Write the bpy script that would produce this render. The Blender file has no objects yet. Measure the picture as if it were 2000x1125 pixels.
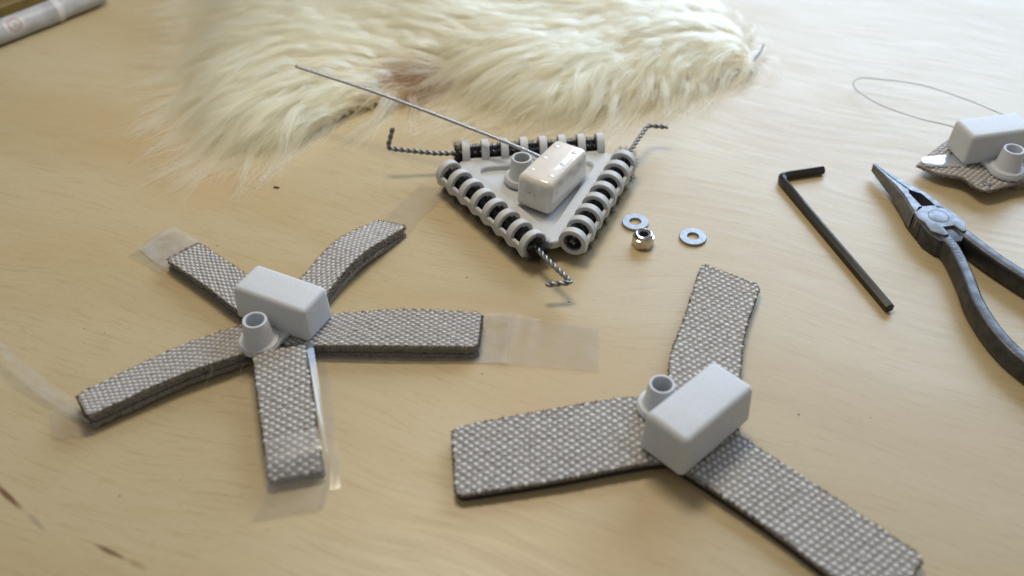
import bpy, bmesh, math, random
import numpy as np
from mathutils import Vector, Matrix
random.seed(7); rng = np.random.default_rng(11)
MM = 0.001
sc = bpy.context.scene
col = sc.collection

# ------------------------------------------------------------------ camera, light, exposure
cam_d = bpy.data.cameras.new('camera'); cam = bpy.data.objects.new('camera', cam_d); col.objects.link(cam)
cam_d.sensor_width = 36.0; cam_d.lens = 35.0; cam_d.clip_start = 0.01; cam_d.clip_end = 50
cam.location = (0, -0.3289, 0.2910)
cam.rotation_euler = (math.radians(90 - 41.5), 0, 0)
cam_d.dof.use_dof = True; cam_d.dof.focus_distance = 0.445; cam_d.dof.aperture_fstop = 6.3; cam_d.dof.aperture_blades = 7
sc.camera = cam

world = bpy.data.worlds.new('World'); sc.world = world; world.use_nodes = True
bg = world.node_tree.nodes['Background']; bg.inputs[0].default_value = (1.0, 0.95, 0.89, 1); bg.inputs[1].default_value = 0.30

def area_light(name, loc, target, sx, sy, power, color):
    l = bpy.data.lights.new(name, 'AREA'); l.shape = 'RECTANGLE'; l.size = sx; l.size_y = sy; l.energy = power; l.color = color
    o = bpy.data.objects.new(name, l); col.objects.link(o); o.location = loc
    o.rotation_euler = (Vector(target) - Vector(loc)).to_track_quat('-Z', 'Y').to_euler()
    return o
area_light('window_light', (0.66, 1.08, 0.60), (0.05, 0.1, 0), 1.05, 0.70, 24.5, (0.56, 0.74, 1.0))
area_light('ceiling_lamp_light', (-0.04, 0.20, 0.60), (0.0, 0.0, 0), 0.21, 0.13, 2.45, (1.0, 0.88, 0.70))

sc.view_settings.view_transform = 'Standard'; sc.view_settings.look = 'None'
sc.view_settings.exposure = -0.15; sc.view_settings.gamma = 1.0; sc.view_settings.use_curve_mapping = False
sc.render.engine = 'CYCLES'
sc.cycles.use_denoising = True
sc.cycles.max_bounces = 16; sc.cycles.diffuse_bounces = 9; sc.cycles.glossy_bounces = 10; sc.cycles.transmission_bounces = 14; sc.cycles.transparent_max_bounces = 24

# ------------------------------------------------------------------ helpers
def root(name, label, cat, loc=(0, 0, 0), rotz=0.0, group=None, rot=None):
    o = bpy.data.objects.new(name, None); col.objects.link(o)
    o.empty_display_size = 0.01
    o.location = Vector(loc) * MM
    o.rotation_euler = rot if rot else (0, 0, rotz)
    tag(o, label, cat, group); return o
def tag(o, label, cat=None, group=None, kind=None):
    if label: o['label'] = label
    if cat: o['category'] = cat
    if group: o['group'] = group
    if kind: o['kind'] = kind
    return o
def mesh_data(name, V, F, mat, smooth=True, angle=40):
    me = bpy.data.meshes.new(name)
    V = np.asarray(V, float) * MM
    me.from_pydata([tuple(v) for v in V], [], [tuple(int(i) for i in f) for f in F])
    me.materials.append(mat); me.update()
    bm = bmesh.new(); bm.from_mesh(me); bmesh.ops.recalc_face_normals(bm, faces=bm.faces); bm.to_mesh(me); bm.free()
    if smooth:
        for p in me.polygons: p.use_smooth = True
        if angle: me.set_sharp_from_angle(angle=math.radians(angle))
    return me
def part(name, V, F, mat, parent, smooth=True, angle=40, off=None):
    """one mesh object; V in the parent's frame (mm), or in world mm when off = the parent's world position"""
    V = np.asarray(V, float)
    if off is not None: V = V - np.asarray(off, float)
    o = bpy.data.objects.new(name, mesh_data(name, V, F, mat, smooth, angle)); col.objects.link(o); o.parent = parent
    return o
def inst(name, me, parent, loc=(0, 0, 0), rot=(0, 0, 0)):
    o = bpy.data.objects.new(name, me); col.objects.link(o); o.parent = parent
    o.location = Vector(loc) * MM; o.rotation_euler = rot; return o
def merge(*parts):
    V, F, n = [], [], 0
    for v, f in parts:
        v = np.asarray(v, float); V.append(v); F += [tuple(i + n for i in q) for q in f]; n += len(v)
    return np.vstack(V), F
def catmull(P, n):
    P = np.asarray(P, float)
    if len(P) == 2: return P[0] + (P[1] - P[0]) * np.linspace(0, 1, n)[:, None]
    Q = np.vstack([2 * P[0] - P[1], P, 2 * P[-1] - P[-2]])
    m = len(P) - 1; out = []
    for t in np.linspace(0, m, n):
        i = min(int(t), m - 1); u = t - i; a, b, c, d = Q[i:i + 4]
        out.append(0.5 * ((2 * b) + (c - a) * u + (2 * a - 5 * b + 4 * c - d) * u * u + (3 * b - a - 3 * c + d) * u ** 3))
    return np.array(out)
def nrm(v): return v / (np.linalg.norm(v, axis=-1, keepdims=True) + 1e-12)
def frames(path, up=(0, 0, 1)):
    path = np.asarray(path, float); T = nrm(np.gradient(path, axis=0))
    N = np.zeros_like(T); n = np.cross(np.array(up, float), T[0]); n = n / np.linalg.norm(n)
    for i in range(len(T)):
        n = n - T[i] * np.dot(n, T[i]); n = n / np.linalg.norm(n); N[i] = n
    return T, N, np.cross(T, N)
def sweep(path, sec, scale=None, up=(0, 0, 1), caps=True):
    """section points (side, up) carried along path"""
    path = np.asarray(path, float); sec = np.asarray(sec, float); T, N, B = frames(path, up)
    V, F, k = [], [], len(sec)
    for i, p in enumerate(path):
        s = np.ones(2) if scale is None else np.asarray(scale[i]) * np.ones(2)
        V.append(p + sec[:, :1] * s[0] * N[i] + sec[:, 1:] * s[1] * B[i])
    for i in range(len(path) - 1):
        for j in range(k):
            F.append((i * k + j, i * k + (j + 1) % k, (i + 1) * k + (j + 1) % k, (i + 1) * k + j))
    if caps: F += [tuple(range(k))[::-1], tuple(range((len(path) - 1) * k, len(path) * k))]
    return np.vstack(V), F
def circle(r, n=12, ph=0.0):
    a = np.arange(n) * 2 * math.pi / n + ph; return np.c_[np.cos(a) * r, np.sin(a) * r]
def rrect(w, h, r, k=4):
    out = []
    for cx, cy, a0 in ((w / 2 - r, h / 2 - r, 0), (-w / 2 + r, h / 2 - r, 90), (-w / 2 + r, -h / 2 + r, 180), (w / 2 - r, -h / 2 + r, 270)):
        for i in range(k + 1):
            a = math.radians(a0 + 90 * i / k); out.append((cx + r * math.cos(a), cy + r * math.sin(a)))
    return np.array(out)
def lathe(prof, n=48, closed=False):
    """profile of (r, z) turned about Z"""
    V, F, m = [], [], len(prof)
    for i in range(n):
        a = 2 * math.pi * i / n
        for r, z in prof: V.append((r * math.cos(a), r * math.sin(a), z))
    for i in range(n):
        for j in range(m if closed else m - 1):
            a, b = i * m + j, i * m + (j + 1) % m; c, d = ((i + 1) % n) * m + (j + 1) % m, ((i + 1) % n) * m + j
            F.append((a, b, c, d))
    return np.array(V), F
def prism(poly, z0, z1, bev=0.0):
    """flat outline with a thickness and a small bevel on its top edge"""
    poly = np.asarray(poly, float); n = len(poly); c = poly.mean(0)
    rings = [(poly, z0)]
    if bev > 0:
        inn = offset_poly(poly, bev); rings += [(poly, z1 - bev), (offset_poly(poly, bev * 0.3), z1 - bev * 0.3), (inn, z1)]
    else: rings += [(poly, z1)]
    V = np.vstack([np.c_[p, np.full(n, z)] for p, z in rings]); F = []
    for i in range(len(rings) - 1):
        for j in range(n): F.append((i * n + j, i * n + (j + 1) % n, (i + 1) * n + (j + 1) % n, (i + 1) * n + j))
    F += [tuple(range(n))[::-1], tuple(range((len(rings) - 1) * n, len(rings) * n))]
    return V, F
def offset_poly(poly, d):
    poly = np.asarray(poly, float); n = len(poly); out = []
    area = 0.5 * sum(poly[i][0] * poly[(i + 1) % n][1] - poly[(i + 1) % n][0] * poly[i][1] for i in range(n)); s = 1 if area > 0 else -1
    for i in range(n):
        a, b, c = poly[i - 1], poly[i], poly[(i + 1) % n]
        e1, e2 = nrm(b - a), nrm(c - b); n1 = np.array([-e1[1], e1[0]]) * s; n2 = np.array([-e2[1], e2[0]]) * s
        m = n1 + n2; m = m / max(np.dot(m, m) / 2, 0.35); out.append(b + m * d)
    return np.array(out)
def rounded_poly(pts, r, k=6):
    pts = np.asarray(pts, float); n = len(pts); out = []
    r = r if hasattr(r, '__len__') else [r] * n
    for i in range(n):
        a, b, c = pts[i - 1], pts[i], pts[(i + 1) % n]; u, w = nrm(a - b), nrm(c - b)
        ang = math.acos(max(-1, min(1, float(np.dot(u, w))))); d = r[i] / math.tan(ang / 2)
        p, q = b + u * d, b + w * d
        for t in np.linspace(0, 1, k + 1):
            out.append((1 - t) ** 2 * p + 2 * t * (1 - t) * b + t * t * q)
    return np.array(out)
def rounded_box(L, W, H, r, taper=0.0, k=5):
    """box standing on z=0 with rounded edges, sides drawn in by taper (mm per side) towards the top"""
    def axis(h):
        a = [-h + r * (1 - math.cos(math.pi / 2 * i / k)) for i in range(k)]
        return np.array(a + list(np.linspace(-h + r, h - r, 4)) + [-x for x in a[::-1]])
    hx, hy, hz = L / 2, W / 2, H / 2
    ax, ay, az = axis(hx), axis(hy), axis(hz); V, F = [], []
    def face(A, B, fn):
        n0 = len(V)
        for a in A:
            for b in B: V.append(fn(a, b))
        for i in range(len(A) - 1):
            for j in range(len(B) - 1):
                F.append((n0 + i * len(B) + j, n0 + i * len(B) + j + 1, n0 + (i + 1) * len(B) + j + 1, n0 + (i + 1) * len(B) + j))
    for s in (-1, 1):
        face(ax, ay, lambda a, b: (a, b, s * hz)); face(ax, az, lambda a, b: (a, s * hy, b)); face(ay, az, lambda a, b: (s * hx, a, b))
    V = np.array(V); core = np.array([hx - r, hy - r, hz - r]); c = np.clip(V, -core, core); d = V - c
    V = c + nrm(d) * r
    t = (V[:, 2:] + hz) / H; V[:, :2] -= np.sign(V[:, :2]) * np.minimum(np.abs(V[:, :2]) / np.array([hx, hy]), 1) * taper * t
    V[:, 2] += hz
    # weld
    key = {}; mp = []; W2 = []
    for v in V:
        q = tuple(np.round(v, 4))
        if q not in key: key[q] = len(W2); W2.append(v)
        mp.append(key[q])
    F2 = []
    for f in F:
        g = []
        for i in f:
            j = mp[i]
            if j not in g: g.append(j)
        if len(g) > 2: F2.append(tuple(g))
    return np.array(W2), F2
def fibres(P0, P1, r, mid=None):
    """many thin three-sided needles from P0 to P1 (optionally bent through mid)"""
    P0, P1 = np.asarray(P0, float), np.asarray(P1, float); n = len(P0)
    d = nrm(P1 - P0); a = nrm(np.cross(d, rng.normal(size=(n, 3)))); b = np.cross(d, a)
    rings = [P0] + ([np.asarray(mid, float)] if mid is not None else []) + [P1]; rs = [1.0] + ([0.85] if mid is not None else []) + [0.35]
    V = []; R = np.broadcast_to(np.asarray(r, float), (n,))[:, None]
    for P, s in zip(rings, rs):
        for k in range(3):
            t = 2 * math.pi * k / 3; V.append(P + (a * math.cos(t) + b * math.sin(t)) * R * s)
    m = len(V); V = np.stack(V, 1).reshape(-1, 3); F = []
    loc = []
    for i in range(len(rings) - 1):
        for k in range(3): loc.append((i * 3 + k, i * 3 + (k + 1) % 3, (i + 1) * 3 + (k + 1) % 3, (i + 1) * 3 + k))
    loc.append((m - 3, m - 2, m - 1))
    for q in range(n):
        F += [tuple(i + q * m for i in f) for f in loc]
    return V, F
def fast_part(name, V, F, mat, parent, off=None):
    V = np.asarray(V, float)
    if off is not None: V = V - np.asarray(off, float)
    me = bpy.data.meshes.new(name); me.from_pydata((V * MM).tolist(), [], F); me.materials.append(mat)
    for p in me.polygons: p.use_smooth = True
    o = bpy.data.objects.new(name, me); col.objects.link(o); o.parent = parent; return o

# ------------------------------------------------------------------ materials
def new_mat(name):
    m = bpy.data.materials.new(name); m.use_nodes = True; nt = m.node_tree
    return m, nt, nt.nodes['Principled BSDF'], nt.nodes.new, nt.links.new
def simple(name, colr, rough=0.5, metal=0.0, coat=0.0, var=0.0, vscale=400, bump=0.0, bscale=2500, dark=None, spec=0.5, sss=0.0):
    m, nt, b, N, L = new_mat(name)
    b.inputs['Base Color'].default_value = (*colr, 1); b.inputs['Roughness'].default_value = rough; b.inputs['Metallic'].default_value = metal
    b.inputs['Coat Weight'].default_value = coat; b.inputs['Coat Roughness'].default_value = 0.06; b.inputs['Specular IOR Level'].default_value = spec
    if sss:
        b.inputs['Subsurface Weight'].default_value = sss; b.inputs['Subsurface Radius'].default_value = (0.002, 0.0015, 0.001); b.inputs['Subsurface Scale'].default_value = 1.0
    tc = N('ShaderNodeTexCoord')
    if var > 0:
        nz = N('ShaderNodeTexNoise'); nz.inputs['Scale'].default_value = vscale; nz.inputs['Detail'].default_value = 5; L(tc.outputs['Object'], nz.inputs['Vector'])
        mx = N('ShaderNodeMix'); mx.data_type = 'RGBA'; d = dark or tuple(c * (1 - var) for c in colr)
        mx.inputs[6].default_value = (*d, 1); mx.inputs[7].default_value = (*colr, 1)
        rp = N('ShaderNodeMapRange'); rp.inputs[1].default_value = 0.35; rp.inputs[2].default_value = 0.6
        L(nz.outputs[0], rp.inputs[0]); L(rp.outputs[0], mx.inputs[0]); L(mx.outputs[2], b.inputs['Base Color'])
        rr = N('ShaderNodeMapRange'); rr.inputs[3].default_value = min(1, rough * 1.25); rr.inputs[4].default_value = rough * 0.85
        L(nz.outputs[0], rr.inputs[0]); L(rr.outputs[0], b.inputs['Roughness'])
    if bump > 0:
        n2 = N('ShaderNodeTexNoise'); n2.inputs['Scale'].default_value = bscale; n2.inputs['Detail'].default_value = 3; L(tc.outputs['Object'], n2.inputs['Vector'])
        bp = N('ShaderNodeBump'); bp.inputs['Strength'].default_value = bump; bp.inputs['Distance'].default_value = 0.0002
        L(n2.outputs[0], bp.inputs['Height']); L(bp.outputs[0], b.inputs['Normal'])
    return m

def wood_material():
    m, nt, b, N, L = new_mat('birch plywood')
    tc = N('ShaderNodeTexCoord'); mp = N('ShaderNodeMapping'); mp.inputs['Rotation'].default_value = (0, 0, math.radians(22)); L(tc.outputs['Object'], mp.inputs['Vector'])
    warp = N('ShaderNodeTexNoise'); warp.inputs['Scale'].default_value = 4.0; warp.inputs['Detail'].default_value = 2; L(mp.outputs[0], warp.inputs['Vector'])
    wsub = N('ShaderNodeVectorMath'); wsub.operation = 'SUBTRACT'; L(warp.outputs['Color'], wsub.inputs[0]); wsub.inputs[1].default_value = (0.5, 0.5, 0.5)
    wsc = N('ShaderNodeVectorMath'); wsc.operation = 'MULTIPLY'; L(wsub.outputs[0], wsc.inputs[0]); wsc.inputs[1].default_value = (0.0, 0.10, 0)
    wad = N('ShaderNodeVectorMath'); wad.operation = 'ADD'; L(mp.outputs[0], wad.inputs[0]); L(wsc.outputs[0], wad.inputs[1])
    def streak(sx, sy, detail, rough=0.5):
        s = N('ShaderNodeVectorMath'); s.operation = 'MULTIPLY'; s.inputs[1].default_value = (sx, sy, 1); L(wad.outputs[0], s.inputs[0])
        n = N('ShaderNodeTexNoise'); n.inputs['Scale'].default_value = 1; n.inputs['Detail'].default_value = detail; n.inputs['Roughness'].default_value = rough
        L(s.outputs[0], n.inputs['Vector']); return n.outputs[0]
    def rng_(sock, a, b_, c=0.0, d=1.0):
        r = N('ShaderNodeMapRange'); r.interpolation_type = 'SMOOTHSTEP'; r.inputs[1].default_value = a; r.inputs[2].default_value = b_; r.inputs[3].default_value = c; r.inputs[4].default_value = d
        L(sock, r.inputs[0]); return r.outputs[0]
    def mix(fac, A, B):
        x = N('ShaderNodeMix'); x.data_type = 'RGBA'
        if isinstance(fac, float): x.inputs[0].default_value = fac
        else: L(fac, x.inputs[0])
        for sck, v in ((x.inputs[6], A), (x.inputs[7], B)):
            if isinstance(v, tuple): sck.default_value = (*v, 1)
            else: L(v, sck)
        return x.outputs[2]
    pale, honey, tan = WOOD_PALE, WOOD_HONEY, WOOD_TAN
    c = mix(rng_(streak(3.5, 16, 3), 0.36, 0.66), pale, honey)                      # broad heartwood bands
    c = mix(rng_(streak(9, 75, 4, 0.6), 0.48, 0.78, 0, 0.26), c, tan)               # growth-ring lines
    c = mix(rng_(streak(45, 700, 3, 0.6), 0.50, 0.72, 0, 0.42), c, tan)             # fine grain
    c = mix(rng_(streak(240, 2600, 2), 0.56, 0.72, 0, 0.36), c, (0.30, 0.19, 0.09))   # pores
    fl = N('ShaderNodeTexNoise'); fl.inputs['Scale'].default_value = 5.0; fl.inputs['Detail'].default_value = 3; L(tc.outputs['Object'], fl.inputs['Vector'])
    c = mix(rng_(fl.outputs[0], 0.52, 0.74, 0, 0.20), c, (0.50, 0.30, 0.13))         # rosy patches
    # dark mineral streaks in the veneer, each a thin spindle with its own place and length
    for (x0, y0, x1, y1, w, colr, amt) in ((-190, -104, -170, -120, 1.5, (0.13, 0.055, 0.018), 0.9), (-172, -118, -160, -128, 1.4, (0.20, 0.16, 0.13), 0.45),
                                          (-144.5, -131.2, -128, -139.2, 1.3, (0.14, 0.06, 0.022), 0.85), (-131, -137.5, -121, -142.5, 1.6, (0.26, 0.15, 0.05), 0.5)):
        L_ = math.hypot(x1 - x0, y1 - y0); a = math.atan2(y1 - y0, x1 - x0)
        q = N('ShaderNodeMapping'); q.vector_type = 'TEXTURE'; q.inputs['Location'].default_value = ((x0 + x1) / 2 * MM, (y0 + y1) / 2 * MM, 0); q.inputs['Rotation'].default_value = (0, 0, a)
        q.inputs['Scale'].default_value = (L_ / 2 * MM, w * MM, 1); L(tc.outputs['Object'], q.inputs['Vector'])
        wob = N('ShaderNodeTexNoise'); wob.inputs['Scale'].default_value = 2.2; L(q.outputs[0], wob.inputs['Vector'])
        ad = N('ShaderNodeVectorMath'); ad.operation = 'MULTIPLY_ADD'; L(wob.outputs['Color'], ad.inputs[0]); ad.inputs[1].default_value = (0, 0.9, 0); L(q.outputs[0], ad.inputs[2])
        sh = N('ShaderNodeVectorMath'); sh.operation = 'SUBTRACT'; L(ad.outputs[0], sh.inputs[0]); sh.inputs[1].default_value = (0, 0.45, 0)
        fl2 = N('ShaderNodeVectorMath'); fl2.operation = 'MULTIPLY'; fl2.inputs[1].default_value = (1, 1, 0); L(sh.outputs[0], fl2.inputs[0])
        ln = N('ShaderNodeVectorMath'); ln.operation = 'LENGTH'; L(fl2.outputs[0], ln.inputs[0])
        c = mix(rng_(ln.outputs['Value'], 0.25, 1.0, amt, 0.0), c, colr)
    L(c, b.inputs['Base Color'])
    rg = rng_(streak(30, 300, 2), 0.3, 0.7, WOOD_ROUGH - 0.03, WOOD_ROUGH + 0.05); L(rg, b.inputs['Roughness'])
    b.inputs['Specular IOR Level'].default_value = 0.5
    bp = N('ShaderNodeBump'); bp.inputs['Strength'].default_value = 0.25; bp.inputs['Distance'].default_value = 0.0001
    L(streak(200, 1800, 3), bp.inputs['Height']); L(bp.outputs[0], b.inputs['Normal'])
    return m
WOOD_PALE = (0.475, 0.390, 0.232); WOOD_HONEY = (0.44, 0.338, 0.176); WOOD_TAN = (0.345, 0.248, 0.118); WOOD_ROUGH = 0.41

def film_material(name, haze=0.11):
    m, nt, b, N, L = new_mat(name); nt.nodes.remove(b)
    out = nt.nodes['Material Output']
    tr = N('ShaderNodeBsdfTransparent'); tr.inputs[0].default_value = (0.97, 0.97, 0.97, 1)
    df = N('ShaderNodeBsdfDiffuse'); df.inputs[0].default_value = (0.82, 0.83, 0.85, 1)
    tl = N('ShaderNodeBsdfTranslucent'); tl.inputs[0].default_value = (0.82, 0.83, 0.85, 1)
    gl = N('ShaderNodeBsdfGlossy'); gl.inputs['Roughness'].default_value = 0.2
    a = N('ShaderNodeMixShader'); L(df.outputs[0], a.inputs[1]); L(tl.outputs[0], a.inputs[2]); a.inputs[0].default_value = 0.5
    h = N('ShaderNodeMixShader'); L(tr.outputs[0], h.inputs[1]); L(a.outputs[0], h.inputs[2])
    tc = N('ShaderNodeTexCoord'); nz = N('ShaderNodeTexNoise'); nz.inputs['Scale'].default_value = 120; nz.inputs['Detail'].default_value = 3; L(tc.outputs['Object'], nz.inputs['Vector'])
    mr = N('ShaderNodeMapRange'); mr.inputs[1].default_value = 0.3; mr.inputs[2].default_value = 0.7; mr.inputs[3].default_value = haze * 0.5; mr.inputs[4].default_value = haze * 1.5; L(nz.outputs[0], mr.inputs[0]); L(mr.outputs[0], h.inputs[0])
    geo = N('ShaderNodeNewGeometry'); dt = N('ShaderNodeVectorMath'); dt.operation = 'DOT_PRODUCT'; L(geo.outputs['Normal'], dt.inputs[0]); L(geo.outputs['Incoming'], dt.inputs[1])
    ab = N('ShaderNodeMath'); ab.operation = 'ABSOLUTE'; L(dt.outputs['Value'], ab.inputs[0])
    om = N('ShaderNodeMath'); om.operation = 'SUBTRACT'; om.inputs[0].default_value = 1; L(ab.outputs[0], om.inputs[1])
    pw = N('ShaderNodeMath'); pw.operation = 'POWER'; L(om.outputs[0], pw.inputs[0]); pw.inputs[1].default_value = 5
    fr = N('ShaderNodeMath'); fr.operation = 'MULTIPLY_ADD'; L(pw.outputs[0], fr.inputs[0]); fr.inputs[1].default_value = 0.6; fr.inputs[2].default_value = 0.07
    bp = N('ShaderNodeBump'); bp.inputs['Strength'].default_value = 0.5; bp.inputs['Distance'].default_value = 0.0008
    n2 = N('ShaderNodeTexNoise'); n2.inputs['Scale'].default_value = 70; n2.inputs['Detail'].default_value = 1; L(tc.outputs['Object'], n2.inputs['Vector']); L(n2.outputs[0], bp.inputs['Height']); L(bp.outputs[0], gl.inputs['Normal'])
    f = N('ShaderNodeMixShader'); L(fr.outputs[0], f.inputs[0]); L(h.outputs[0], f.inputs[1]); L(gl.outputs[0], f.inputs[2]); L(f.outputs[0], out.inputs[0])
    return m

def hair_material(name, colr, rough=0.45):
    m, nt, b, N, L = new_mat(name); out = nt.nodes['Material Output']
    info = N('ShaderNodeHairInfo'); mx = N('ShaderNodeMix'); mx.data_type = 'RGBA'
    mx.inputs[6].default_value = (*[c * .86 for c in colr], 1); mx.inputs[7].default_value = (*[min(0.95, c * 1.1 + 0.03) for c in colr], 1)
    L(info.outputs['Random'], mx.inputs[0]); L(mx.outputs[2], b.inputs['Base Color']); b.inputs['Roughness'].default_value = rough; b.inputs['Specular IOR Level'].default_value = 0.3
    geo = N('ShaderNodeNewGeometry'); sn = N('ShaderNodeVectorMath'); sn.operation = 'MULTIPLY_ADD'; L(geo.outputs['Normal'], sn.inputs[0]); sn.inputs[1].default_value = (0.55,) * 3; sn.inputs[2].default_value = (0.0, 0.0, 0.75)
    no = N('ShaderNodeVectorMath'); no.operation = 'NORMALIZE'; L(sn.outputs[0], no.inputs[0]); L(no.outputs[0], b.inputs['Normal'])
    tl = N('ShaderNodeBsdfTranslucent'); L(mx.outputs[2], tl.inputs[0]); ms = N('ShaderNodeMixShader'); ms.inputs[0].default_value = 0.42
    L(b.outputs[0], ms.inputs[1]); L(tl.outputs[0], ms.inputs[2])
    h = N('ShaderNodeBsdfHairPrincipled'); h.parametrization = 'COLOR'; h.inputs['Roughness'].default_value = 0.4; h.inputs['Radial Roughness'].default_value = 0.6; h.inputs['IOR'].default_value = 1.35
    hm = N('ShaderNodeMix'); hm.data_type = 'RGBA'; hm.blend_type = 'MULTIPLY'; hm.inputs[0].default_value = 1; L(mx.outputs[2], hm.inputs[6]); hm.inputs[7].default_value = (*HAIR_TINT, 1); L(hm.outputs[2], h.inputs['Color'])
    m2 = N('ShaderNodeMixShader'); m2.inputs[0].default_value = HAIR_MIX; L(ms.outputs[0], m2.inputs[1]); L(h.outputs[0], m2.inputs[2]); L(m2.outputs[0], out.inputs[0])
    return m
HAIR_TINT = (1.0, 0.82, 0.60); HAIR_MIX = 0.88

M = {}
M['wood'] = wood_material()
M['plastic'] = simple('grey nylon plastic', (0.58, 0.612, 0.645), 0.5, var=0.10, vscale=1500, bump=0.8, bscale=2600)
M['plastic_pale'] = simple('pale printed plastic', (0.50, 0.51, 0.505), 0.5, var=0.06, vscale=700, bump=0.35, bscale=2600)
M['epoxy'] = simple('glossy cream resin', (0.74, 0.70, 0.635), 0.22, coat=0.8, var=0.10, vscale=160, sss=0.25)
M['speck'] = simple('grey speck in resin', (0.10, 0.12, 0.14), 0.3)
M['fabric'] = simple('dark taupe webbing', (0.33, 0.31, 0.285), 0.8, var=0.4, vscale=900, bump=0.6, bscale=3000)
M['weave'] = simple('silver grey weave', (0.60, 0.59, 0.58), 0.40, var=0.2, vscale=700, bump=0.7, bscale=5000)
M['fray'] = simple('scorched brown webbing edge', (0.095, 0.065, 0.032), 0.8, var=0.3, vscale=1200)
M['pile'] = simple('grey fuzzy pile', (0.24, 0.225, 0.21), 0.9, var=0.45, vscale=900, bump=1.0, bscale=1800)
M['foam'] = simple('black rubber backing', (0.018, 0.018, 0.02), 0.6, bump=0.4, bscale=1500)
M['fuzz'] = simple('light grey fibre', (0.42, 0.40, 0.37), 0.7)
M['film'] = film_material('clear adhesive film'); M['film_cloudy'] = film_material('cloudy film liner', 0.30)
M['bristle'] = simple('black nylon bristle', (0.012, 0.012, 0.014), 0.35)
M['wire'] = simple('galvanised wire', (0.30, 0.30, 0.295), 0.40, metal=0.85, var=0.25, vscale=600)
M['braid'] = simple('steel braid', (0.46, 0.46, 0.47), 0.28, metal=1.0)
M['zinc'] = simple('zinc plated steel', (0.33, 0.36, 0.39), 0.5, metal=0.7, var=0.12, vscale=500, bump=0.25, bscale=900)
M['chrome'] = simple('bright zinc nut', (0.60, 0.58, 0.53), 0.16, metal=1.0, var=0.12, vscale=300)
M['nylon'] = simple('dark nylon insert', (0.10, 0.11, 0.13), 0.4)
M['black_steel'] = simple('black oxide steel', (0.014, 0.0135, 0.0135), 0.30, metal=0.1, var=0.3, vscale=300, bump=0.2, bscale=900)
M['tool_face'] = simple('ground steel', (0.21, 0.218, 0.23), 0.48, metal=0.8, var=0.25, vscale=260, bump=0.2, bscale=1200)
M['tool_dark'] = simple('dark forged steel', (0.085, 0.086, 0.09), 0.42, metal=0.75, var=0.35, vscale=220, bump=0.45, bscale=700)
M['hole'] = simple('dark gap', (0.01, 0.01, 0.012), 0.7)
M['alu'] = simple('shiny aluminium', (0.82, 0.84, 0.88), 0.2, metal=1.0, var=0.08, vscale=200)
M['fur'] = hair_material('cream fur', (0.99, 0.885, 0.66))
M['fur_parting'] = hair_material('brown parting hair', (0.20, 0.125, 0.065))
M['hide'] = simple('hide under fur', (0.70, 0.60, 0.42), 0.9, var=0.3, vscale=120)
M['tube_grey'] = simple('grey printed tube', (0.46, 0.46, 0.46), 0.35, var=0.25, vscale=130)
M['tube_pale'] = simple('pale tube collar', (0.58, 0.57, 0.55), 0.4)
M['red_print'] = simple('faded red print', (0.48, 0.33, 0.30), 0.4)
M['purple'] = simple('purple print', (0.20, 0.085, 0.22), 0.4, var=0.3, vscale=90)
M['olive'] = simple('mustard card', (0.20, 0.14, 0.035), 0.5, var=0.3, vscale=120)
M['crumb'] = simple('dark crumb', (0.05, 0.03, 0.02), 0.8)

# ------------------------------------------------------------------ table
def table():
    V, F = prism([(-1300, -450), (1300, -450), (1300, 1100), (-1300, 1100)], -20, 0)
    o = part('table_top', V, F, M['wood'], None, smooth=False)
    tag(o, 'pale birch plywood table top with soft grain and a few dark streaks', 'table', kind='structure')
table()

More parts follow.
